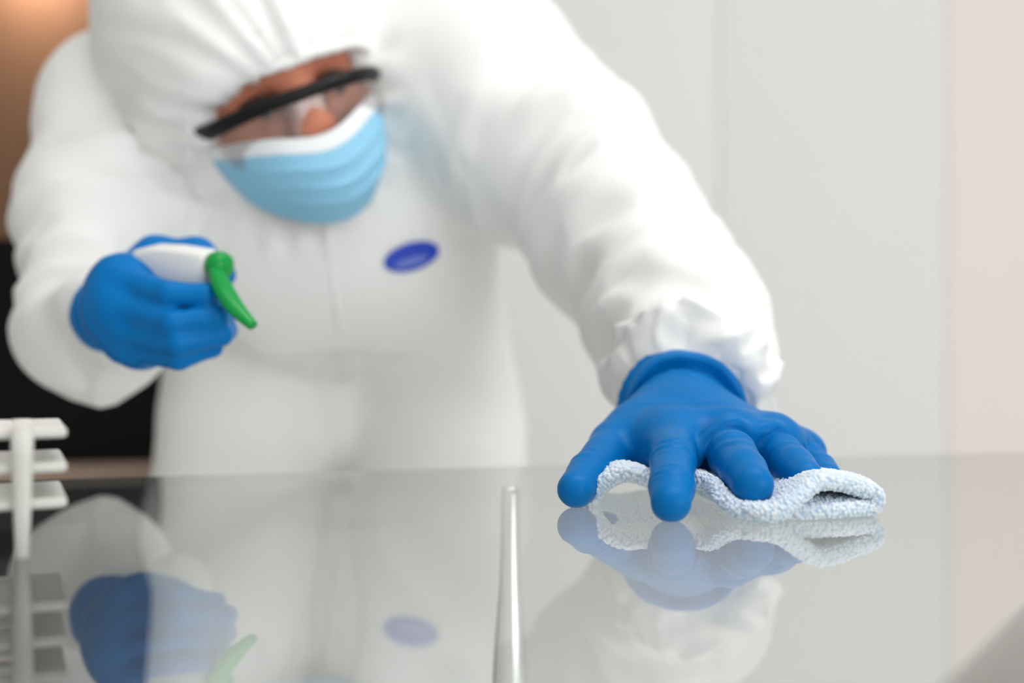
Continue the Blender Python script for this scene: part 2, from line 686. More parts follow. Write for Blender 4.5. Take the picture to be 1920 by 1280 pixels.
# warm lamp in the dim room
wl = empty('wall_lamp', (-1.62, 3.89, 2.28))
tag(wl, 'warm glowing lamp on the brown wall of the dim room', 'lamp')
V, F = lathe([(0.05, 0), (0.10, 0.02), (0.115, 0.10), (0.085, 0.20), (0.02, 0.215)], (-1.62, 3.78, 2.18), (0, 0, 1), 24)
mesh_obj('lamp_shade', V, F, M_shade, wl)
V, F = lathe([(0.05, 0), (0.05, 0.012), (0.012, 0.016), (0.012, 0.09)], (-1.62, 3.899, 2.25), (0, -1, 0), 20)
mesh_obj('bracket', V, F, M_chrome, wl)
pl = bpy.data.lights.new('warm_lamp_light', 'POINT')
pl.energy = 10
pl.color = (1.0, 0.82, 0.68)
pl.shadow_soft_size = 0.1
plo = bpy.data.objects.new('warm_lamp_light', pl)
COL.objects.link(plo)
plo.location = (-1.62, 3.72, 2.16)

# ------------------------------------------------------------------ glass table
table = empty('glass_table', (0.1, 0.4, 0))
tag(table, 'clear glass table with chrome legs that the person wipes', 'table')
# far edge: Y = .785 + .26 X, other edges square to it
ed = np.array([1, 0.26]) / math.hypot(1, 0.26)
en = np.array([-ed[1], ed[0]])
o0 = np.array([0.0, 0.785])
TW0, TW1, TDEP, TT = -0.85, 0.70, 0.95, 0.006
cs = [o0 + ed * TW0, o0 + ed * TW1, o0 + ed * TW1 - en * TDEP, o0 + ed * TW0 - en * TDEP]
cs = [cs[3], cs[2], cs[1], cs[0]]
top = [(c[0], c[1], TZ) for c in cs]
bot = [(c[0], c[1], TZ - TT) for c in cs]
gt = mesh_obj('glass_top', top + bot, [(0, 1, 2, 3), (7, 6, 5, 4), (0, 4, 5, 1), (1, 5, 6, 2), (2, 6, 7, 3), (3, 7, 4, 0)],
              M_glass, table, smooth=False)
gt.data.materials.append(M_glass_low)
gt.data.materials.append(M_glass_edge)
gt.data.polygons[1].material_index = 1
for i in range(2, 6):
    gt.data.polygons[i].material_index = 2
gt['label'] = 'clear glass table top'


def tleg(x, y):
    V, F = lathe([(0.0056, 0), (0.0056, 0.004), (0.0060, 0.008), (0.0062, 0.03), (0.0072, 0.06), (0.0100, 0.095),
                  (0.0115, 0.12), (0.0120, 0.20), (0.0125, 0.30), (0.016, 0.60), (0.045, 0.72), (0.05, TZ - TT - 0.001)],
                 (x, y, TZ - TT), (0, 0, -1), 40)
    return mesh_obj('leg', V, F, M_chrome, table)


tleg(wpx(957, 0.72), 0.72)
for u, w in ((-0.75, 0.10), (-0.75, 0.85), (0.62, 0.10), (0.62, 0.85)):
    q = o0 + ed * u - en * w
    tleg(q[0], q[1])
# chrome rail under the glass, crossing the lower right corner
a = P(1915, 1165, 0.372)
b = P(1750, 1340, 0.285)
dd = (b - a) / np.linalg.norm(b - a)
a[2] = b[2] = TZ - TT - 0.0098
V, F = tube([a - dd * 0.52, a, b, b + dd * 0.22], [0.0095] * 4, 24, 20)
mesh_obj('support_rail', V, F, M_rail, table)

# ------------------------------------------------------------------ person
person = empty('person', (-0.14, 1.10, 0))
tag(person, 'person in white hooded coverall leaning over the glass table, wiping with a cloth', 'person')

# ---- head frame
nose = P(598, 234, 0.865)
fw = np.array([0.455, -0.873, -0.18])
fw /= np.linalg.norm(fw)
_s = np.cross(np.array([0, 0, 1.0]), fw)
_s /= np.linalg.norm(_s)                       # person's left, image right
_u = np.cross(fw, _s)
roll = math.radians(24)
hx = math.cos(roll) * _s + math.sin(roll) * _u
hz = np.cross(hx, fw)
if hz[2] < 0:
    hz = -hz
HR = np.stack([hx, fw, hz], axis=1)            # columns: left, forward, up
HC = nose - 0.122 * fw + 0.028 * hz            # centre of the head


def H(x, y, z):
    return HC + HR @ np.array([x, y, z], float)


def toH(V):
    return (V - HC) @ HR


NECK = P(560, 175, 1.06)
fld = Field(H(0, 0, 0) - 0.24, H(0, 0, 0) + 0.24, 0.0026)
fld.ell(H(0, -0.005, 0.035), (0.074, 0.093, 0.092), HR)
fld.ell(H(0, 0.030, -0.030), (0.064, 0.068, 0.075), HR, k=0.04)
fld.ell(H(0, 0.052, -0.078), (0.032, 0.030, 0.020), HR, k=0.03)
for s_ in (-1, 1):
    fld.ell(H(s_ * 0.040, 0.066, -0.028), (0.024, 0.024, 0.02), HR, k=0.03)           # cheek
    fld.cap(H(s_ * 0.012, 0.092, 0.016), H(s_ * 0.045, 0.076, 0.012), 0.009, 0.008, 0.015)   # brow
    fld.ell(H(s_ * 0.032, 0.098, -0.006), (0.019, 0.014, 0.012), HR, k=0.012, op='sub')
    fld.ell(H(s_ * 0.032, 0.078, -0.006), (0.014, 0.0135, 0.0125), HR, k=0.004)        # lids
    fld.ell(H(s_ * 0.012, 0.104, -0.031), (0.008, 0.011, 0.007), HR, k=0.006)         # nostril wing
    fld.ell(H(s_ * 0.076, -0.012, -0.005), (0.010, 0.018, 0.030), HR, k=0.010)        # ear
fld.cap(H(0, 0.092, 0.022), H(0, 0.112, -0.026), 0.0085, 0.0125, 0.016)                # nose
fld.ell(H(0, 0.092, -0.058), (0.024, 0.010, 0.006), HR, k=0.006)                       # upper lip
fld.ell(H(0, 0.090, -0.069), (0.020, 0.010, 0.007), HR, k=0.005)                       # lower lip
fld.cap(H(0, -0.02, -0.06), NECK, 0.056, 0.058, 0.03)
V, Q = fld.mesh(2)
body = mesh_obj('body', V, Q, M_skin, person)
body['label'] = 'tanned skin of the face'


def ball(c, r, R=None, n=20):
    vs, fs = [], []
    R = np.eye(3) if R is None else R
    for i in range(n + 1):
        th = math.pi * i / n
        for j in range(2 * n):
            ph = math.pi * j / n
            q = np.array([math.sin(th) * math.cos(ph), math.sin(th) * math.sin(ph), math.cos(th)]) * r
            vs.append(np.asarray(c) + R @ q)
    for i in range(n):
        for j in range(2 * n):
            fs.append((i * 2 * n + j, (i + 1) * 2 * n + j, (i + 1) * 2 * n + (j + 1) % (2 * n), i * 2 * n + (j + 1) % (2 * n)))
    return vs, fs


for s_ in (-1, 1):
    v, f = ball(H(s_ * 0.032, 0.0815, -0.008), np.array([0.0115, 0.0110, 0.0052]), HR)
    e = mesh_obj('eye', v, f, M_eye, body)
    v, f = ball(H(s_ * 0.032 + 0.004, 0.0900, -0.0095), np.array([0.0052, 0.0030, 0.0052]), HR, 12)
    mesh_obj('iris', v, f, M_iris, body)
    V, F = tube([H(s_ * 0.014, 0.097, -0.003), H(s_ * 0.032, 0.092, 0.001), H(s_ * 0.052, 0.076, -0.003)],
                [0.003, 0.0042, 0.002], 16, 8)
    mesh_obj('eyebrow', V, F, M_hair, body)

# ---- coverall
fld = Field((-0.62, 0.62, 0.0), (0.32, 1.36, CAMZ + 0.44), 0.0048)


def R2(px, d):
    return px * d / FPX


# hood with its face opening (before the torso, so that only the hood is cut)
fld.ell(H(0, -0.018, 0.030), (0.106, 0.130, 0.126), HR)
fld.ell(H(-0.004, -0.035, 0.050), (0.108, 0.116, 0.130), HR, k=0.02)
fld.ell(H(0.0, -0.03, -0.055), (0.086, 0.088, 0.080), HR, k=0.03)
fld.ell(H(0, -0.004, 0.010), (0.080, 0.100, 0.110), HR, k=0.006, op='sub')
for z0, hw, r0 in ((-0.010, 0.054, 0.032), (-0.045, 0.056, 0.036), (-0.08, 0.05, 0.04), (-0.115, 0.04, 0.04)):
    fld.cap(H(-hw, 0.100, z0), H(hw, 0.100, z0), r0, r0, 0.004, 'sub')
hood_F = fld.F
fld.F = np.full_like(hood_F, 0.2)
# torso
SL = P(880, 135, 1.00)
SR = P(238, 215, 1.02)
fld.ell(P(590, 350, 1.06), (R2(300, 1.06), 0.125, R2(280, 1.06)))
fld.cap(SL, P(620, 170, 1.06), R2(165, 1.0), R2(190, 1.06), 0.08)
fld.cap(SR, P(540, 190, 1.06), R2(140, 1.0), R2(190, 1.06), 0.08)
fld.ell(P(650, 520, 1.09), (R2(255, 1.09), 0.135, R2(180, 1.09)), k=0.08)
fld.ell(P(640, 760, 1.20), (R2(270, 1.2), 0.105, R2(150, 1.2)), k=0.04)
fld.cap(P(448, 790, 1.13), P(450, 500, 1.11), R2(128, 1.13), R2(140, 1.11), 0.03)      # flanks
fld.cap(P(838, 790, 1.13), P(800, 500, 1.11), R2(120, 1.13), R2(130, 1.11), 0.03)
# left arm (image right)
AL = [SL, P(1040, 285, 0.945), P(1178, 450, 0.875), P(1272, 600, 0.805), P(1303, 690, 0.757)]
fld.chain(AL, [R2(168, 1.0), R2(152, .945), R2(140, .875), R2(138, .805), R2(132, .757)], 0.03, 0.06)
# right arm (image left)
AR = [SR, P(190, 410, 0.955), P(176, 620, 0.885)]
fld.chain(AR, [R2(140, 1.0), R2(130, .955), R2(122, .885)], 0.03, 0.05)
AF = [P(176, 620, 0.885), P(198, 596, 0.820)]
fld.cap(AF[0], AF[1], R2(120, .885), R2(84, .82), 0.02)
# legs
LR = [P(452, 790, 1.12), P(442, 960, 1.10), np.array([-0.285, 1.12, 0.42]), np.array([-0.30, 1.16, 0.06])]
LL = [P(835, 780, 1.12), P(825, 960, 1.10), np.array([-0.085, 1.12, 0.42]), np.array([-0.06, 1.18, 0.06])]
for LG in (LR, LL):
    fld.chain(LG, [R2(128, 1.12), R2(140, 1.10), 0.068, 0.060], 0.04, 0.03)
fld.cap(H(0, -0.07, -0.09), NECK, 0.070, 0.090, 0.04)
kk = 0.003
hh_ = np.maximum(kk - np.abs(fld.F - hood_F), 0) / kk
fld.F = np.minimum(fld.F, hood_F) - hh_ * hh_ * kk * 0.25
V, Q = fld.mesh(3)
Nn = vnormals(V, Q)
D = np.zeros(len(V))
# sleeve creases: rings that run obliquely round the arm
for AX, amp, seed in ((AL, 0.0075, 3), (AR, 0.0058, 11)):
    acc = 0.0
    best = np.full(len(V), 1e9)
    S_ = np.zeros(len(V))
    T_ = np.zeros(len(V))
    for i in range(len(AX) - 1):
        t, dist, ang = seg_param(V, AX[i], AX[i + 1])
        Ls = np.linalg.norm(AX[i + 1] - AX[i])
        m = dist < best
        best[m] = dist[m]
        S_[m] = acc + np.clip(t[m], 0, 1) * Ls
        T_[m] = ang[m]
        acc += Ls
    wgt = (1 - sstep(best, 0.085, 0.11)) * sstep(S_, 0.01, 0.10)
    c = np.stack([np.cos(T_), np.sin(T_), S_], axis=1)
    q1 = np.stack([c[:, 0] * 0.8, c[:, 1] * 0.8 + 3, S_ / 0.036 + 0.7 * c[:, 0]], axis=1)
    q2 = np.stack([c[:, 0] * 1.5 + 7, c[:, 1] * 1.5, S_ / 0.021 + 0.9 * c[:, 1]], axis=1)
    D += wgt * (amp * ridge(q1, seed) + 0.4 * amp * ridge(q2, seed + 1))
# torso folds
wt = (1 - sstep(np.abs(V[:, 0] + 0.16), 0.16, 0.24)) * (1 - sstep(V[:, 2], TZ + 0.25, TZ + 0.33))
D += wt * 0.006 * ridge(np.stack([V[:, 0] / 0.13 + V[:, 2] / 0.2, V[:, 1] / 0.2, V[:, 2] / 0.07 - V[:, 0] / 0.15], 1), 21)
wl_ = 1 - sstep(V[:, 2], TZ - 0.05, TZ + 0.08)
D += wl_ * 0.004 * ridge(np.stack([V[:, 0] / 0.09, V[:, 1] / 0.09, V[:, 2] / 0.11 + V[:, 0] / 0.1], 1), 23)
# hood gathers running to the elastic rim
hl = toH(V)
wh = (1 - sstep(np.linalg.norm((hl - np.array([0, -0.02, 0.0])) / np.array([.12, .14, .15]), axis=1), 0.95, 1.15))
ang = np.arctan2(hl[:, 0], hl[:, 2] + 0.02)
rad = np.linalg.norm(hl[:, [0, 2]], axis=1)
g = ridge(np.stack([ang * 5.2 + hl[:, 1] * 4, hl[:, 1] / 0.11, np.full(len(V), 2.0)], 1), 31)
g2 = ridge(np.stack([ang * 9 - hl[:, 1] * 6, hl[:, 1] / 0.07, np.full(len(V), 5.0)], 1), 37)
D += wh * (0.0058 * g + 0.0040 * g2) * sstep(hl[:, 1], -0.12, 0.03)
V = V + Nn * D[:, None]
V = laplace(V, Q, 0.4)
coverall = mesh_obj('coverall', V, Q, M_suit, person)
coverall['label'] = 'white hooded protective coverall'

# elastic rim of the hood
def hood_y(x, z):
    return -0.018 + 0.13 * math.sqrt(max(0.03, 1 - (x / 0.106) ** 2 - ((z - 0.03) / 0.126) ** 2))


rim = []
for q in np.linspace(-1, 1, 45):
    aq = abs(q)
    if aq < 0.62:
        x, z = 0.078 * (aq / 0.62), 0.022 - 0.014 * (aq / 0.62) ** 4
    else:
        w = (aq - 0.62) / 0.38
        x, z = 0.078 + 0.008 * math.sin(w * 2.2), 0.008 - 0.085 * w
    rim.append(H(math.copysign(x, q), hood_y(x, z) - 0.002, z))
rng = np.random.RandomState(4)
V, F = tube(rim, [0.0048] * len(rim), 160, 12,
            disp=lambda t, th: 0.0004 * np.sin(t * 170 + 0.7 * np.sin(th)) + 0.0005 * np.sin(t * 61 + th))
hr_ = mesh_obj('hood_rim', V, F, M_suit, coverall)

# shoes under the trousers
M_shoe = mat('shoe_cover', (0.75, 0.76, 0.76), 0.6)
for LG in (LR, LL):
    fs = Field(LG[-1] - np.array([.09, .26, .06]), LG[-1] + np.array([.09, .12, .10]), 0.005)
    fs.ell(LG[-1] + np.array([0, -0.07, -0.012]), (0.05, 0.14, 0.045))
    fs.cap(LG[-1] + np.array([0, 0.03, -0.005]), LG[-1] + np.array([0, 0.02, 0.06]), 0.05, 0.052, 0.03)
    fs.cut(np.array([0, 0, 0.002]), np.array([0, 0, -1.0]))
    V, Q = fs.mesh(1)
    mesh_obj('shoe_cover', V, Q, M_shoe, person)

# gathered elastic cuff of the left sleeve
ctr = [P(1303, 690, 0.757), P(1302, 712, 0.744), P(1296, 730, 0.733), P(1284, 748, 0.723), P(1278, 764, 0.714)]


def gathers(t, th):
    w = 0.2 + 1.1 * math.sin(min(1.0, t * 1.1) * math.pi) ** 1.0
    q = np.stack([np.cos(th) * 2.6 + 9, np.sin(th) * 2.6, np.full(len(th), t * 2.6)], 1)
    q2 = np.stack([np.cos(th) * 5 + 3, np.sin(th) * 5, np.full(len(th), t * 5)], 1)
    low = 0.004 * math.sin(t * math.pi) * (np.cos(th - 0.6))
    return w * (0.0056 * ridge(q, 51) + 0.0036 * ridge(q2, 57)) + low


V, F = tube(ctr, [R2(126, .757), R2(146, .742), R2(144, .73), R2(118, .718), R2(74, .71)], 60, 150, disp=gathers)
sc_ = mesh_obj('sleeve_cuff', V, F, M_suit, coverall)

# chest emblem, laid on the coverall
bpy.context.view_layer.update()
dg = bpy.context.evaluated_depsgraph_get()


def on_suit(px, py, off):
    o = Vector((0, 0, CAMZ))
    d = Vector(P(px, py, 1.0)) - o
    d.normalize()
    hit, loc, nrm, _ = coverall.ray_cast(coverall.matrix_world.inverted() @ o, d)
    if not hit:
        loc, nrm = Vector(P(px, py, 0.95)), Vector((0, -1, 0))
    else:
        loc = coverall.matrix_world @ loc
    return np.array(loc) + np.array(nrm) * off


def emblem(name, px, py, w, h, ang, off, material, parent, nr=6, ns=40, dent=0.0):
    vs = [on_suit(px, py, off)]
    ca, sa = math.cos(ang), math.sin(ang)
    for r in range(1, nr + 1):
        for j in range(ns):
            t = 2 * math.pi * j / ns
            k = r / nr * (1 + dent * math.cos(2 * t + 0.6) * 0.5)
            x, y = w * k * math.cos(t), h * k * math.sin(t)
            vs.append(on_suit(px + ca * x - sa * y, py + sa * x + ca * y, off))
    fs = [(0, 1 + (j + 1) % ns, 1 + j) for j in range(ns)]
    for r in range(nr - 1):
        for j in range(ns):
            j2 = (j + 1) % ns
            fs.append((1 + r * ns + j, 1 + r * ns + j2, 1 + (r + 1) * ns + j2, 1 + (r + 1) * ns + j))
    return mesh_obj(name, vs, fs, material, parent)


em = emblem('chest_emblem', 770, 481, 50, 27, math.radians(-14), 0.0022, M_logo, coverall, dent=0.12)
em['label'] = 'blue oval emblem printed on the chest'
for (x, y, w, h) in ((745, 489, 8, 5), (764, 487, 7, 7), (782, 481, 7, 5), (797, 474, 6, 6)):
    emblem('lettering', x, y, w, h, math.radians(-20), 0.0028, M_logo_l, em, 2, 14) if False else None
lt = emblem('lettering', 769, 490, 32, 7, math.radians(-16), 0.0030, M_logo_l, coverall, 3, 24)
lt['label'] = 'paler illegible lettering across the emblem'
# front zip flap down the chest
zp = [on_suit(px, py, -0.0012) for px, py in ((612, 425), (618, 480), (626, 540), (634, 600), (640, 660), (645, 720))]
V, F = tube(zp, [0.0025, 0.0028, 0.0028, 0.0028, 0.0028, 0.0025], 40, 10, flat=1.0, up=(1, 0, 0))
mesh_obj('zip_flap', V, F, M_suit, coverall)


# ---- face mask
def mask_pt(u, v, off=0.0):
    """u -1..1 across, v 0 (top edge on the nose) .. 1 (under the chin)"""
    z = -0.036 - 0.069 * v
    halfw = 0.072 - 0.020 * v * v
    a = u * 1.12
    top = 0.122 + 0.016 * math.sin(math.pi * min(1, v * 0.95)) - 0.014 * max(0, v - 0.72) / 0.28
    edge = 0.030
    w = math.cos(a * 1.25)
    fwd = edge + (top - edge) * max(0.0, w) ** 0.72
    # cheek line dips beside the nose
    z += (1 - v) * 0.013 * (1 - math.exp(-(u / 0.4) ** 2))
    z += v * 0.026 * (abs(u) ** 1.6)
    x = halfw * math.sin(a) / math.sin(1.12)
    # three pleats
    pl_ = 0.0
    for pv in (0.36, 0.55, 0.74):
        pl_ += 0.0030 * math.exp(-((v - pv) / 0.028) ** 2) * (1 if v < pv else 0.35)
    pl_ += 0.0015 * math.sin(u * 7 + v * 5)
    return H(x, fwd + off + pl_ * (1 - abs(u) ** 4), z)


def grid(fn, us, vs_):
    V = [fn(u, v) for v in vs_ for u in us]
    n = len(us)
    F = [(r * n + c, r * n + c + 1, (r + 1) * n + c + 1, (r + 1) * n + c) for r in range(len(vs_) - 1) for c in range(n - 1)]
    return V, F


us = np.linspace(-1, 1, 61)
V, F = grid(mask_pt, us, np.linspace(0.155, 1, 61))
fm = mesh_obj('face_mask', V, F, M_maskb, person)
fm['label'] = 'light blue pleated surgical mask'
so = fm.modifiers.new('thickness', 'SOLIDIFY')
so.thickness = 0.0016
V, F = grid(lambda u, v: mask_pt(u, v, 0.0006), us, np.linspace(0, 0.17, 14))
tb = mesh_obj('top_band', V, F, M_maskw, fm)
tb['label'] = 'white upper band of the mask'
so = tb.modifiers.new('thickness', 'SOLIDIFY')
so.thickness = 0.0016
for s_ in (-1, 1):
    for v0, za in ((0.06, 0.018), (0.95, -0.03)):
        V, F = tube([mask_pt(s_ * 0.98, v0), H(s_ * 0.080, 0.012, (za - 0.035 if v0 < .5 else -0.05)), H(s_ * 0.084, -0.02, za)],
                    [0.0014] * 3, 14, 8)
        mesh_obj('ear_loop', V, F, M_maskw, fm)


# ---- safety glasses
def gl_pt(u, v, off=0.0):
    """u -1..1 round the face, v 0 top .. 1 bottom"""
    a = u * 1.22
    x = 0.070 * math.sin(a) / math.sin(1.22)
    y = 0.052 + 0.068 * math.cos(a) ** 0.9 + 0.006 * v * 0
    cut = 0.020 * math.exp(-(u / 0.16) ** 2)
    zb = -0.050 + cut + 0.014 * abs(u) ** 3
    zt = -0.002 - 0.008 * u * u
    return H(x * (1 + 0.0 * v), y + off, zt + (zb - zt) * v)


us = np.linspace(-1, 1, 49)
bar = [gl_pt(u, 0.0) for u in np.linspace(-1, 1, 33)]
V, F = tube(bar, [0.0054 + 0.0012 * abs(u) ** 2 for u in np.linspace(-1, 1, 33)], 80, 12, up=hz, flat=1.0)
sg = mesh_obj('safety_glasses', V, F, M_black, person)
sg['label'] = 'safety glasses with a black brow bar and clear wrap-round lens'
V, F = grid(lambda u, v: gl_pt(u, v), us, np.linspace(0.05, 1, 14))
ln = mesh_obj('lens', V, F, M_lens, sg)
ln['label'] = 'clear curved lens'
for s_ in (-1, 1):
    V, F = tube([gl_pt(s_ * 1.0, 0.02), H(s_ * 0.079, 0.04, -0.006), H(s_ * 0.081, 0.0, -0.004), H(s_ * 0.080, -0.035, -0.010)],
                [0.0062, 0.005, 0.004, 0.003], 24, 10)
    mesh_obj('temple', V, F, M_black, sg)
    # nose pad
    V, F = tube([H(s_ * 0.010, 0.118, 0.002), H(s_ * 0.014, 0.112, -0.010), H(s_ * 0.016, 0.108, -0.018)],
                [0.0016, 0.0022, 0.0016], 12, 8)
    mesh_obj('nose_pad', V, F, M_lens, sg)

# ---- left glove (on the cloth)
C2 = P(1276, 752, 0.718)
C1 = P(1276, 768, 0.690)
fl = Field((0.018, 0.515, TZ - 0.006), (0.195, 0.745, TZ + 0.105), 0.00105)
WR = [P(1276, 803, 0.682), P(1276, 780, 0.700), P(1276, 760, 0.730)]
mcp = {'i': P(1262, 826, 0.635), 'm': P(1362, 822, 0.634), 'r': P(1446, 832, 0.648), 'p': P(1500, 850, 0.668)}
fl.cap(WR[0], WR[1], 0.0245, 0.0262)
fl.cap(WR[1], WR[2], 0.0280, 0.0525, 0.007)
fl.cap(P(1246, 806, 0.684), P(1258, 824, 0.640), 0.0195, 0.0150, 0.02)
fl.cap(P(1275, 804, 0.684), mcp['m'], 0.0205, 0.0155, 0.02)
fl.cap(P(1300, 806, 0.684), mcp['r'], 0.020, 0.0150, 0.02)
fl.cap(P(1318, 810, 0.684), mcp['p'], 0.0185, 0.0135, 0.02)
# knuckle shelf of stretched glove
fl.chain([mcp['i'], mcp['m'], mcp['r'], mcp['p']], [0.0135, 0.0145, 0.014, 0.012], 0.010)
TH = [P(1218, 812, 0.680), P(1152, 838, 0.648), P(1103, 890, 0.608), P(1080, 917, 0.590)]
fl.chain(TH, [0.0165, 0.0142, 0.0112, 0.0098], 0.003, 0.02)
fl.cap(P(1190, 808, 0.665), P(1238, 838, 0.645), 0.010, 0.010, 0.022)      # web of the thumb
IX = [mcp['i'], P(1262, 862, 0.588), P(1260, 912, 0.558), P(1258, 942, 0.545)]
fl.chain(IX, [0.0150, 0.0114, 0.0108, 0.0098], 0.003, 0.014)
# tension ridge from the index web over the middle and ring knuckles
rd = [P(1302, 872, 0.606), P(1318, 836, 0.611), P(1345, 806, 0.613), P(1375, 797, 0.614), P(1402, 812, 0.622),
      P(1420, 812, 0.626), P(1446, 804, 0.630), P(1475, 818, 0.640), P(1503, 842, 0.652)]
rdp = resample(rd, 22)
for i in range(21):
    fl.cap(rdp[i] + np.array([0, 0, 0.001]), rdp[i + 1] + np.array([0, 0, 0.001]), 0.0034, 0.0034, 0.0035)
MD = [P(1366, 840, 0.630), P(1372, 852, 0.600), P(1394, 884, 0.574), P(1411, 908, 0.559)]
fl.chain(MD, [0.0106, 0.0122, 0.0115, 0.0106], 0.003, 0.002)
RG = [P(1450, 851, 0.645), P(1466, 856, 0.622), P(1490, 878, 0.600), P(1510, 898, 0.586)]
fl.chain(RG, [0.0100, 0.0116, 0.0108, 0.0100], 0.003, 0.002)
PK = [P(1500, 862, 0.668), P(1517, 868, 0.652), P(1534, 882, 0.636), P(1549, 897, 0.622)]
fl.chain(PK, [0.0092, 0.0104, 0.0098, 0.0090], 0.003, 0.002)
fa = WR[1] - WR[0]
fa /= np.linalg.norm(fa)
tl = np.array([0.03, 0.97, 0.14])
tl /= np.linalg.norm(tl)
fl.cut(P(1276, 762, 0.718), tl)
V, Q = fl.mesh(2)
Nn = vnormals(V, Q)
D = np.zeros(len(V))


def creases(V, chain, where, width, amp, n, seed):
    """fine folds across a finger, on the back of joint `where` (distance from the first point)"""
    acc = 0.0
    best = np.full(len(V), 1e9)
    S_ = np.zeros(len(V))
    A_ = np.zeros(len(V))
    for i in range(len(chain) - 1):
        t, dist, ang = seg_param(V, chain[i], chain[i + 1])
        Ls = np.linalg.norm(chain[i + 1] - chain[i])
        m = dist < best
        best[m], S_[m], A_[m] = dist[m], acc + t[m] * Ls, ang[m]
        acc += Ls
    w = np.exp(-((S_ - where) / width) ** 2) * (best < 0.016)
    bend = 0.0018 * np.cos(2 * A_) + 0.0015 * vnoise(np.stack([A_ * 1.4, S_ * 90, np.full(len(V), seed)], 1), seed)
    return amp * w * np.sin((S_ - where + bend) * n * 2 * np.pi / width)


def joint(chain, k):
    return sum(np.linalg.norm(chain[i + 1] - chain[i]) for i in range(k))


D += creases(V, IX, joint(IX, 1) + 0.004, 0.010, 0.00042, 1.5, 1)
D += creases(V, IX, joint(IX, 2), 0.007, 0.00022, 1.5, 2)
D += creases(V, MD, joint(MD, 1) + 0.008, 0.013, 0.00055, 1.3, 3)
D += creases(V, RG, joint(RG, 1) + 0.006, 0.013, 0.0006, 1.3, 4)
D += creases(V, PK, joint(PK, 1) + 0.006, 0.012, 0.0005, 1.6, 5)
D += creases(V, TH, joint(TH, 2) - 0.004, 0.010, 0.00035, 1.2, 6)
# cuff roll: a hollow ring then a loose flared rim
sC = (V - P(1276, 762, 0.718)) @ tl
latc = V - P(1276, 762, 0.718) - np.outer(sC, tl)
angc = np.arctan2(latc[:, 2], latc[:, 0])
wv = 0.0025 * np.sin(angc * 2 + 0.5) + 0.0012 * np.sin(angc * 5)
D += -0.0028 * np.exp(-((sC + 0.0165 + 0.5 * wv) / 0.0034) ** 2) * (V[:, 1] > 0.67)
D += 0.0012 * np.exp(-((sC + 0.001 + wv) / 0.004) ** 2) + 0.0026 * np.exp(-((sC + 0.0100 + 0.5 * wv) / 0.0032) ** 2)
D += 0.0011 * np.exp(-((sC + 0.016) / 0.014) ** 2) * ridge(np.stack([angc * 1.6, sC / 0.006, np.full(len(V), 3.0)], 1), 71)
# soft folds between thumb and index
tt, dd_, an_ = seg_param(V, P(1175, 820, 0.66), P(1240, 850, 0.64))
D += 0.0007 * np.exp(-(dd_ / 0.016) ** 2) * np.sin(((V - P(1200, 830, .65)) @ np.array([0.75, 0.2, -0.6])) / 0.0042)
# gentle looseness everywhere
D += 0.00028 * vnoise(V / 0.009, 81)
V = V + Nn * D[:, None]
V -= np.outer(0.0044 * np.exp(-((sC + 0.0110 + 0.5 * wv) / 0.0036) ** 2) * (V[:, 1] > 0.665), tl)     # the roll folds over towards the hand
V[:, 2] = np.maximum(V[:, 2], TZ + 0.0003)
gl1 = mesh_obj('glove', V, Q, M_glove, person)
gl1['label'] = 'blue nitrile glove spread on the wiping cloth'

# ---- right glove (round the spray bottle)
fr = Field(P(140, 730, 0.80) - np.array([0.01, 0.13, 0.01]), P(470, 420, 0.74) + np.array([0.01, 0.12, 0.02]), 0.0016)
fr.cap(P(205, 590, 0.806), P(232, 575, 0.765), R2(72, .80), R2(68, .765))
fr.chain([P(235, 530, 0.755), P(242, 580, 0.750), P(262, 640, 0.752)], [R2(58, .75), R2(66, .75), R2(52, .75)], 0.02)
fr.ell(P(300, 590, 0.775), (R2(95, .77), 0.03, R2(80, .77)), k=0.02)
FI = [P(240, 532, 0.738), P(318, 552, 0.720), P(385, 553, 0.722), P(414, 548, 0.745)]
FM = [P(236, 578, 0.734), P(325, 606, 0.713), P(408, 594, 0.721), P(424, 586, 0.746)]
FR_ = [P(244, 622, 0.736), P(335, 645, 0.714), P(415, 628, 0.724), P(428, 618, 0.750)]
FP = [P(262, 655, 0.742), P(335, 672, 0.722), P(398, 652, 0.734), P(408, 640, 0.757)]
for ch, rr in ((FI, 25), (FM, 24), (FR_, 23), (FP, 21)):
    fr.chain(ch, [R2(rr + 5, .735), R2(rr, .72), R2(rr - 3, .72), R2(rr - 4, .745)], 0.003, 0.004)
FT = [P(245, 515, 0.775), P(290, 480, 0.787), P(370, 478, 0.787), P(420, 515, 0.772)]
fr.chain(FT, [R2(40, .775), R2(32, .785), R2(27, .785), R2(23, .772)], 0.012)
V, Q = fr.mesh(2)
Nn = vnormals(V, Q)
D = 0.0006 * vnoise(V / 0.014, 91)
ax = P(235, 575, 0.755) - P(196, 592, 0.800)
ax /= np.linalg.norm(ax)
sC = (V - P(196, 592, 0.800)) @ ax
D += -0.0035 * np.exp(-((sC - 0.020) / 0.004) ** 2) + 0.002 * np.exp(-((sC - 0.008) / 0.006) ** 2)
V = V + Nn * D[:, None]
gl2 = mesh_obj('glove', V, Q, M_glove, person)
gl2['label'] = 'blue nitrile glove gripping the spray bottle'

# ------------------------------------------------------------------ spray bottle
spray = empty('spray_bottle', P(345, 900, 0.80))
tag(spray, 'white trigger spray bottle with green nozzle in the gloved fist', 'spray bottle')
sa_, sb_ = P(268, 492, 0.757), P(396, 500, 0.738)
ax = sb_ - sa_
Ls = np.linalg.norm(ax)
ax /= Ls
ux = np.cross(np.cross(ax, np.array([0, -0.25, 1.0])), ax)
ux /= np.linalg.norm(ux)
sx = np.cross(ux, ax)
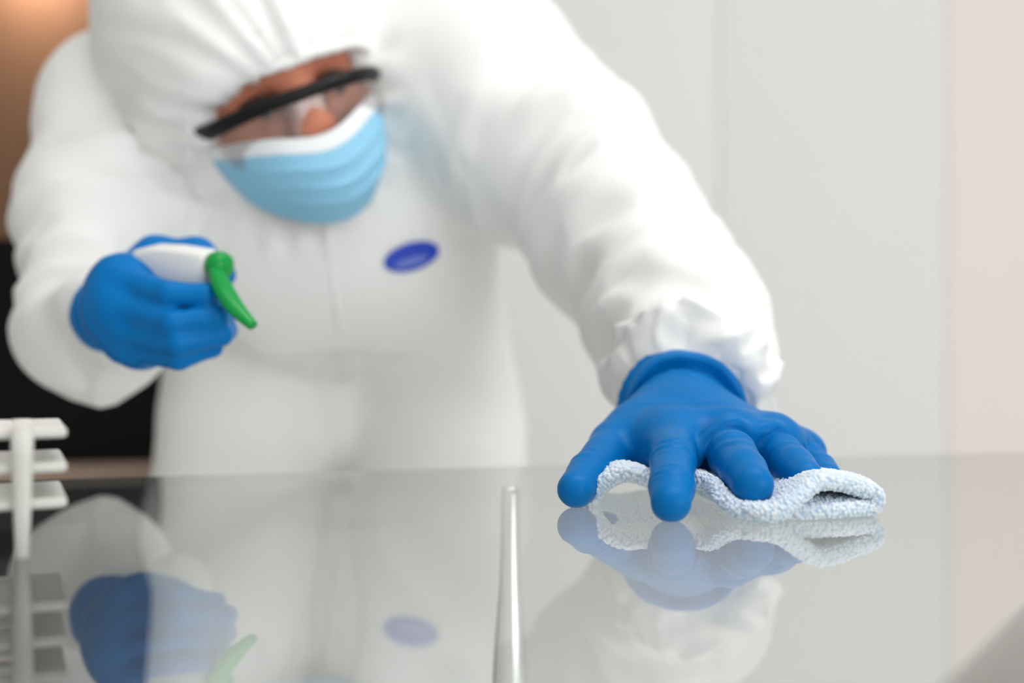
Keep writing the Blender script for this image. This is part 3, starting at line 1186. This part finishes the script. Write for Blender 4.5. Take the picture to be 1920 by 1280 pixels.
# head: side outline (along, up) extruded with rounded flanks
out = [(-0.004, -0.006), (-0.006, 0.002), (-0.002, 0.009), (0.012, 0.0125), (0.030, 0.0128), (Ls, 0.0108), (Ls + 0.002, 0.004),
       (Ls + 0.001, -0.013), (Ls - 0.010, -0.0165), (0.022, -0.016), (0.010, -0.012)]
V, F = [], []
n = len(out)
cx = np.mean([o_[0] for o_ in out])
cy = np.mean([o_[1] for o_ in out])
for w, k in ((-0.0105, 0.80), (-0.0085, 0.95), (-0.005, 1.0), (0.005, 1.0), (0.0085, 0.95), (0.0105, 0.80)):
    for x, y in out:
        V.append(sa_ + ax * (cx + (x - cx) * k) + ux * (cy + (y - cy) * k) + sx * w)
for r in range(5):
    for j in range(n):
        j2 = (j + 1) % n
        F.append((r * n + j, r * n + j2, (r + 1) * n + j2, (r + 1) * n + j))
F.append(tuple(range(n - 1, -1, -1)))
F.append(tuple(range(5 * n, 6 * n)))
sh = mesh_obj('spray_head', V, F, M_white_pl, spray)
bv = sh.modifiers.new('round', 'BEVEL')
bv.width = 0.0015
bv.segments = 2
# green nozzle and trigger
V, F = lathe([(0.0050, 0.0), (0.0082, 0.001), (0.0092, 0.004), (0.0092, 0.009), (0.0075, 0.0125), (0.003, 0.0135)],
             sb_ + ax * 0.0015 + ux * 0.0015 - sx * 0.002, ax, 28)
mesh_obj('nozzle', V, F, M_green, spray)
t0, t1, t2, t3 = P(404, 506, 0.728), P(418, 540, 0.716), P(440, 575, 0.706), P(474, 611, 0.698)
V, F = tube([t0, t1, t2, t3], [0.0050, 0.0066, 0.0060, 0.0036], 30, 16, flat=0.8)
mesh_obj('trigger', V, F, M_green, spray)
# collar and bottle, leaning back behind the fist
nb = P(322, 545, 0.765)
dn = P(330, 610, 0.822) - nb
dn /= np.linalg.norm(dn)
V, F = lathe([(0.013, -0.006), (0.014, 0.0), (0.014, 0.016), (0.012, 0.017)], nb, dn, 28)
mesh_obj('collar', V, F, M_white_pl, spray)
V, F = lathe([(0.010, 0.012), (0.011, 0.025), (0.018, 0.036), (0.024, 0.046), (0.025, 0.052), (0.025, 0.080), (0.023, 0.083), (0.01, 0.084)],
             nb, dn, 32)
mesh_obj('bottle', V, F, M_bottle, spray)

# ------------------------------------------------------------------ wiping cloth
prof = [(1104, 948, .596), (1118, 925, .594), (1142, 900, .590), (1178, 889, .588), (1215, 897, .586), (1258, 914, .585),
        (1300, 900, .583), (1334, 908, .572), (1362, 938, .556), (1393, 962, .544), (1430, 967, .539), (1466, 955, .540),
        (1500, 926, .545), (1532, 903, .550), (1572, 904, .554), (1612, 915, .557), (1638, 924, .558), (1646, 936, .558),
        (1636, 950, .558), (1595, 961, .555), (1540, 964, .552), (1490, 968, .550), (1455, 970, .549)]
pr = resample(np.array([P(*q) for q in prof]), 760)
pr[:, 2] = np.maximum(pr[:, 2], TZ + 0.0042)
T = np.gradient(pr, axis=0)
T[:, 1] = 0
T /= np.linalg.norm(T, axis=1)[:, None]
nrm = np.stack([-T[:, 2], np.zeros(len(T)), T[:, 0]], 1)
arc = np.concatenate([[0], np.cumsum(np.linalg.norm(np.diff(pr, axis=0), axis=1))])
DEP, TH_C, nv = 0.110, 0.0036, 210
vv = np.linspace(0, 1, nv) ** 1.45
yy = vv * DEP
rows, thk, sgn, ycoord = [], [], [], []


def cloth_centre(y):
    c = pr.copy()
    damp = 1 - 0.55 * sstep(np.array([y]), 0.015, 0.09)[0]
    z0 = c[:, 2] - TZ
    flr = 0.0042
    c[:, 2] = TZ + flr + (z0 - flr) * damp
    wav = 0.0016 * np.sin(arc / 0.016 + y / 0.02) * min(1, y / 0.03)
    c[:, 2] = np.maximum(c[:, 2] + wav, TZ + flr)
    c[:, 0] += 0.0035 * np.sin(y / 0.02) * sstep(arc, 0.05, 0.2)
    c[:, 1] += y
    c[:, 1] += 0.002 * np.sin(arc / 0.013)
    return c


top_rows = [cloth_centre(y) for y in yy]
V, S_u, S_v = [], [], []
for k in range(nv - 1, -1, -1):
    V.append(top_rows[k] + nrm * TH_C)
    S_v.append(np.full(len(pr), -yy[k]))
for a_ in np.linspace(0, math.pi, 30)[1:-1]:
    V.append(top_rows[0] + nrm * TH_C * math.cos(a_) + np.array([0, -1, 0]) * TH_C * 0.9 * math.sin(a_))
    S_v.append(np.full(len(pr), TH_C * a_))
for k in range(nv):
    V.append(top_rows[k] - nrm * TH_C)
    S_v.append(np.full(len(pr), TH_C * math.pi + yy[k]))
nr_, nc_ = len(V), len(pr)
V = np.vstack(V)
uu = np.tile(arc, nr_)
sv = np.concatenate(S_v)
ii = np.arange(nr_ - 1)[:, None] * nc_ + np.arange(nc_ - 1)[None, :]
ii = ii.ravel()
Q = np.stack([ii, ii + nc_, ii + nc_ + 1, ii + 1], 1)
Nn = vnormals(V, Q)
# terry loops: jittered cells, one bump each
cell = 0.0019
gu, gv = uu / cell, sv / cell
best = np.full(len(V), 9.0)
hgt = np.ones(len(V))
for du in (-1, 0, 1):
    for dv in (-1, 0, 1):
        cu, cv = np.floor(gu).astype(np.int64) + du, np.floor(gv).astype(np.int64) + dv
        jx = _hash(cu, cv, cu * 0, 5) * 0.38 + 0.5
        jy = _hash(cu, cv, cu * 0, 9) * 0.38 + 0.5
        hh = 0.75 + 0.35 * _hash(cu, cv, cu * 0, 13)
        d2 = (gu - cu - jx) ** 2 + (gv - cv - jy) ** 2
        m = d2 < best
        best[m] = d2[m]
        hgt[m] = hh[m]
bump = np.clip(1 - best / 0.42, 0, 1) ** 0.5 * hgt
V = V + Nn * (bump * 0.0013)[:, None]
V[:, 2] = np.maximum(V[:, 2], TZ + 0.0004)
cloth = mesh_obj('wiping_cloth', V, Q, M_terry)
at = cloth.data.attributes.new('loop_height', 'FLOAT', 'POINT')
at.data.foreach_set('value', np.clip(bump * 1.25, 0, 1).astype(np.float32))
tag(cloth, 'pale blue terry wiping cloth crumpled under the gloved hand on the glass', 'cloth')

# ------------------------------------------------------------------ test tube rack
rack = empty('tube_rack', P(40, 1045, 0.453))
tag(rack, 'white plastic test tube rack with three slotted tiers at the left edge', 'rack')
cn = P(126, 800, 0.462)
ang = math.radians(180 + 24)
ru = np.array([math.cos(ang), math.sin(ang)])          # front edge, to the left and towards the camera
rv = np.array([math.sin(ang), -math.cos(ang)])         # side edge, to the left and away
if rv[1] < 0:
    rv = -rv
for zt in (0.0512, 0.0372, 0.0228):
    mb = MB()
    nx, ny = 9, 3
    Wd, Dp, th_ = 0.16, 0.062, 0.0040
    px0, py0 = 0.0055, 0.0045
    M4 = Matrix(((ru[0], rv[0], 0, cn[0]), (ru[1], rv[1], 0, cn[1]), (0, 0, 1, TZ + zt), (0, 0, 0, 1)))
    stx, sty = Wd / nx, Dp / ny
    for i in range(nx + 1):
        w = 0.0022 if 0 < i < nx else (0.0060 if i == 0 else 0.0030)
        xc = min(max(i * stx, w), Wd - w)
        mb.box((xc - w, 0.0006, -th_ + 0.0002), (xc + w, Dp - 0.0006, -0.0002), M4, 0.0007)
    for j in range(ny + 1):
        w = 0.0022 if 0 < j < ny else 0.0028
        yc = min(max(j * sty, w), Dp - w)
        mb.box((0, yc - w, -th_), (Wd, yc + w, 0), M4, 0.0009)
    mb.build('tier', M_rack, rack)
for (pu, pv_) in ((0.0165, 0.004), (0.1435, 0.004), (0.0165, 0.058), (0.1435, 0.058)):
    c = np.array([cn[0], cn[1]]) + ru * pu + rv * pv_
    if pu < 0.1 and pv_ < 0.01:
        c = P(42, 1045, 0.452)[:2]
    V, F = [], []
    for z, w in ((0.0003, 0.0023), (0.02, 0.0030), (0.04, 0.0036), (0.0515, 0.0039)):
        for k in range(12):
            t = 2 * math.pi * k / 12
            q = (abs(math.cos(t)) ** 4 + abs(math.sin(t)) ** 4) ** -0.25
            V.append((c[0] + w * q * math.cos(t), c[1] + w * q * math.sin(t), TZ + z))
    for r in range(3):
        for k in range(12):
            F.append((r * 12 + k, r * 12 + (k + 1) % 12, r * 12 + 12 + (k + 1) % 12, r * 12 + 12 + k))
    F.append(tuple(range(11, -1, -1)))
    F.append(tuple(range(36, 48)))
    mesh_obj('post', V, F, M_rack, rack)
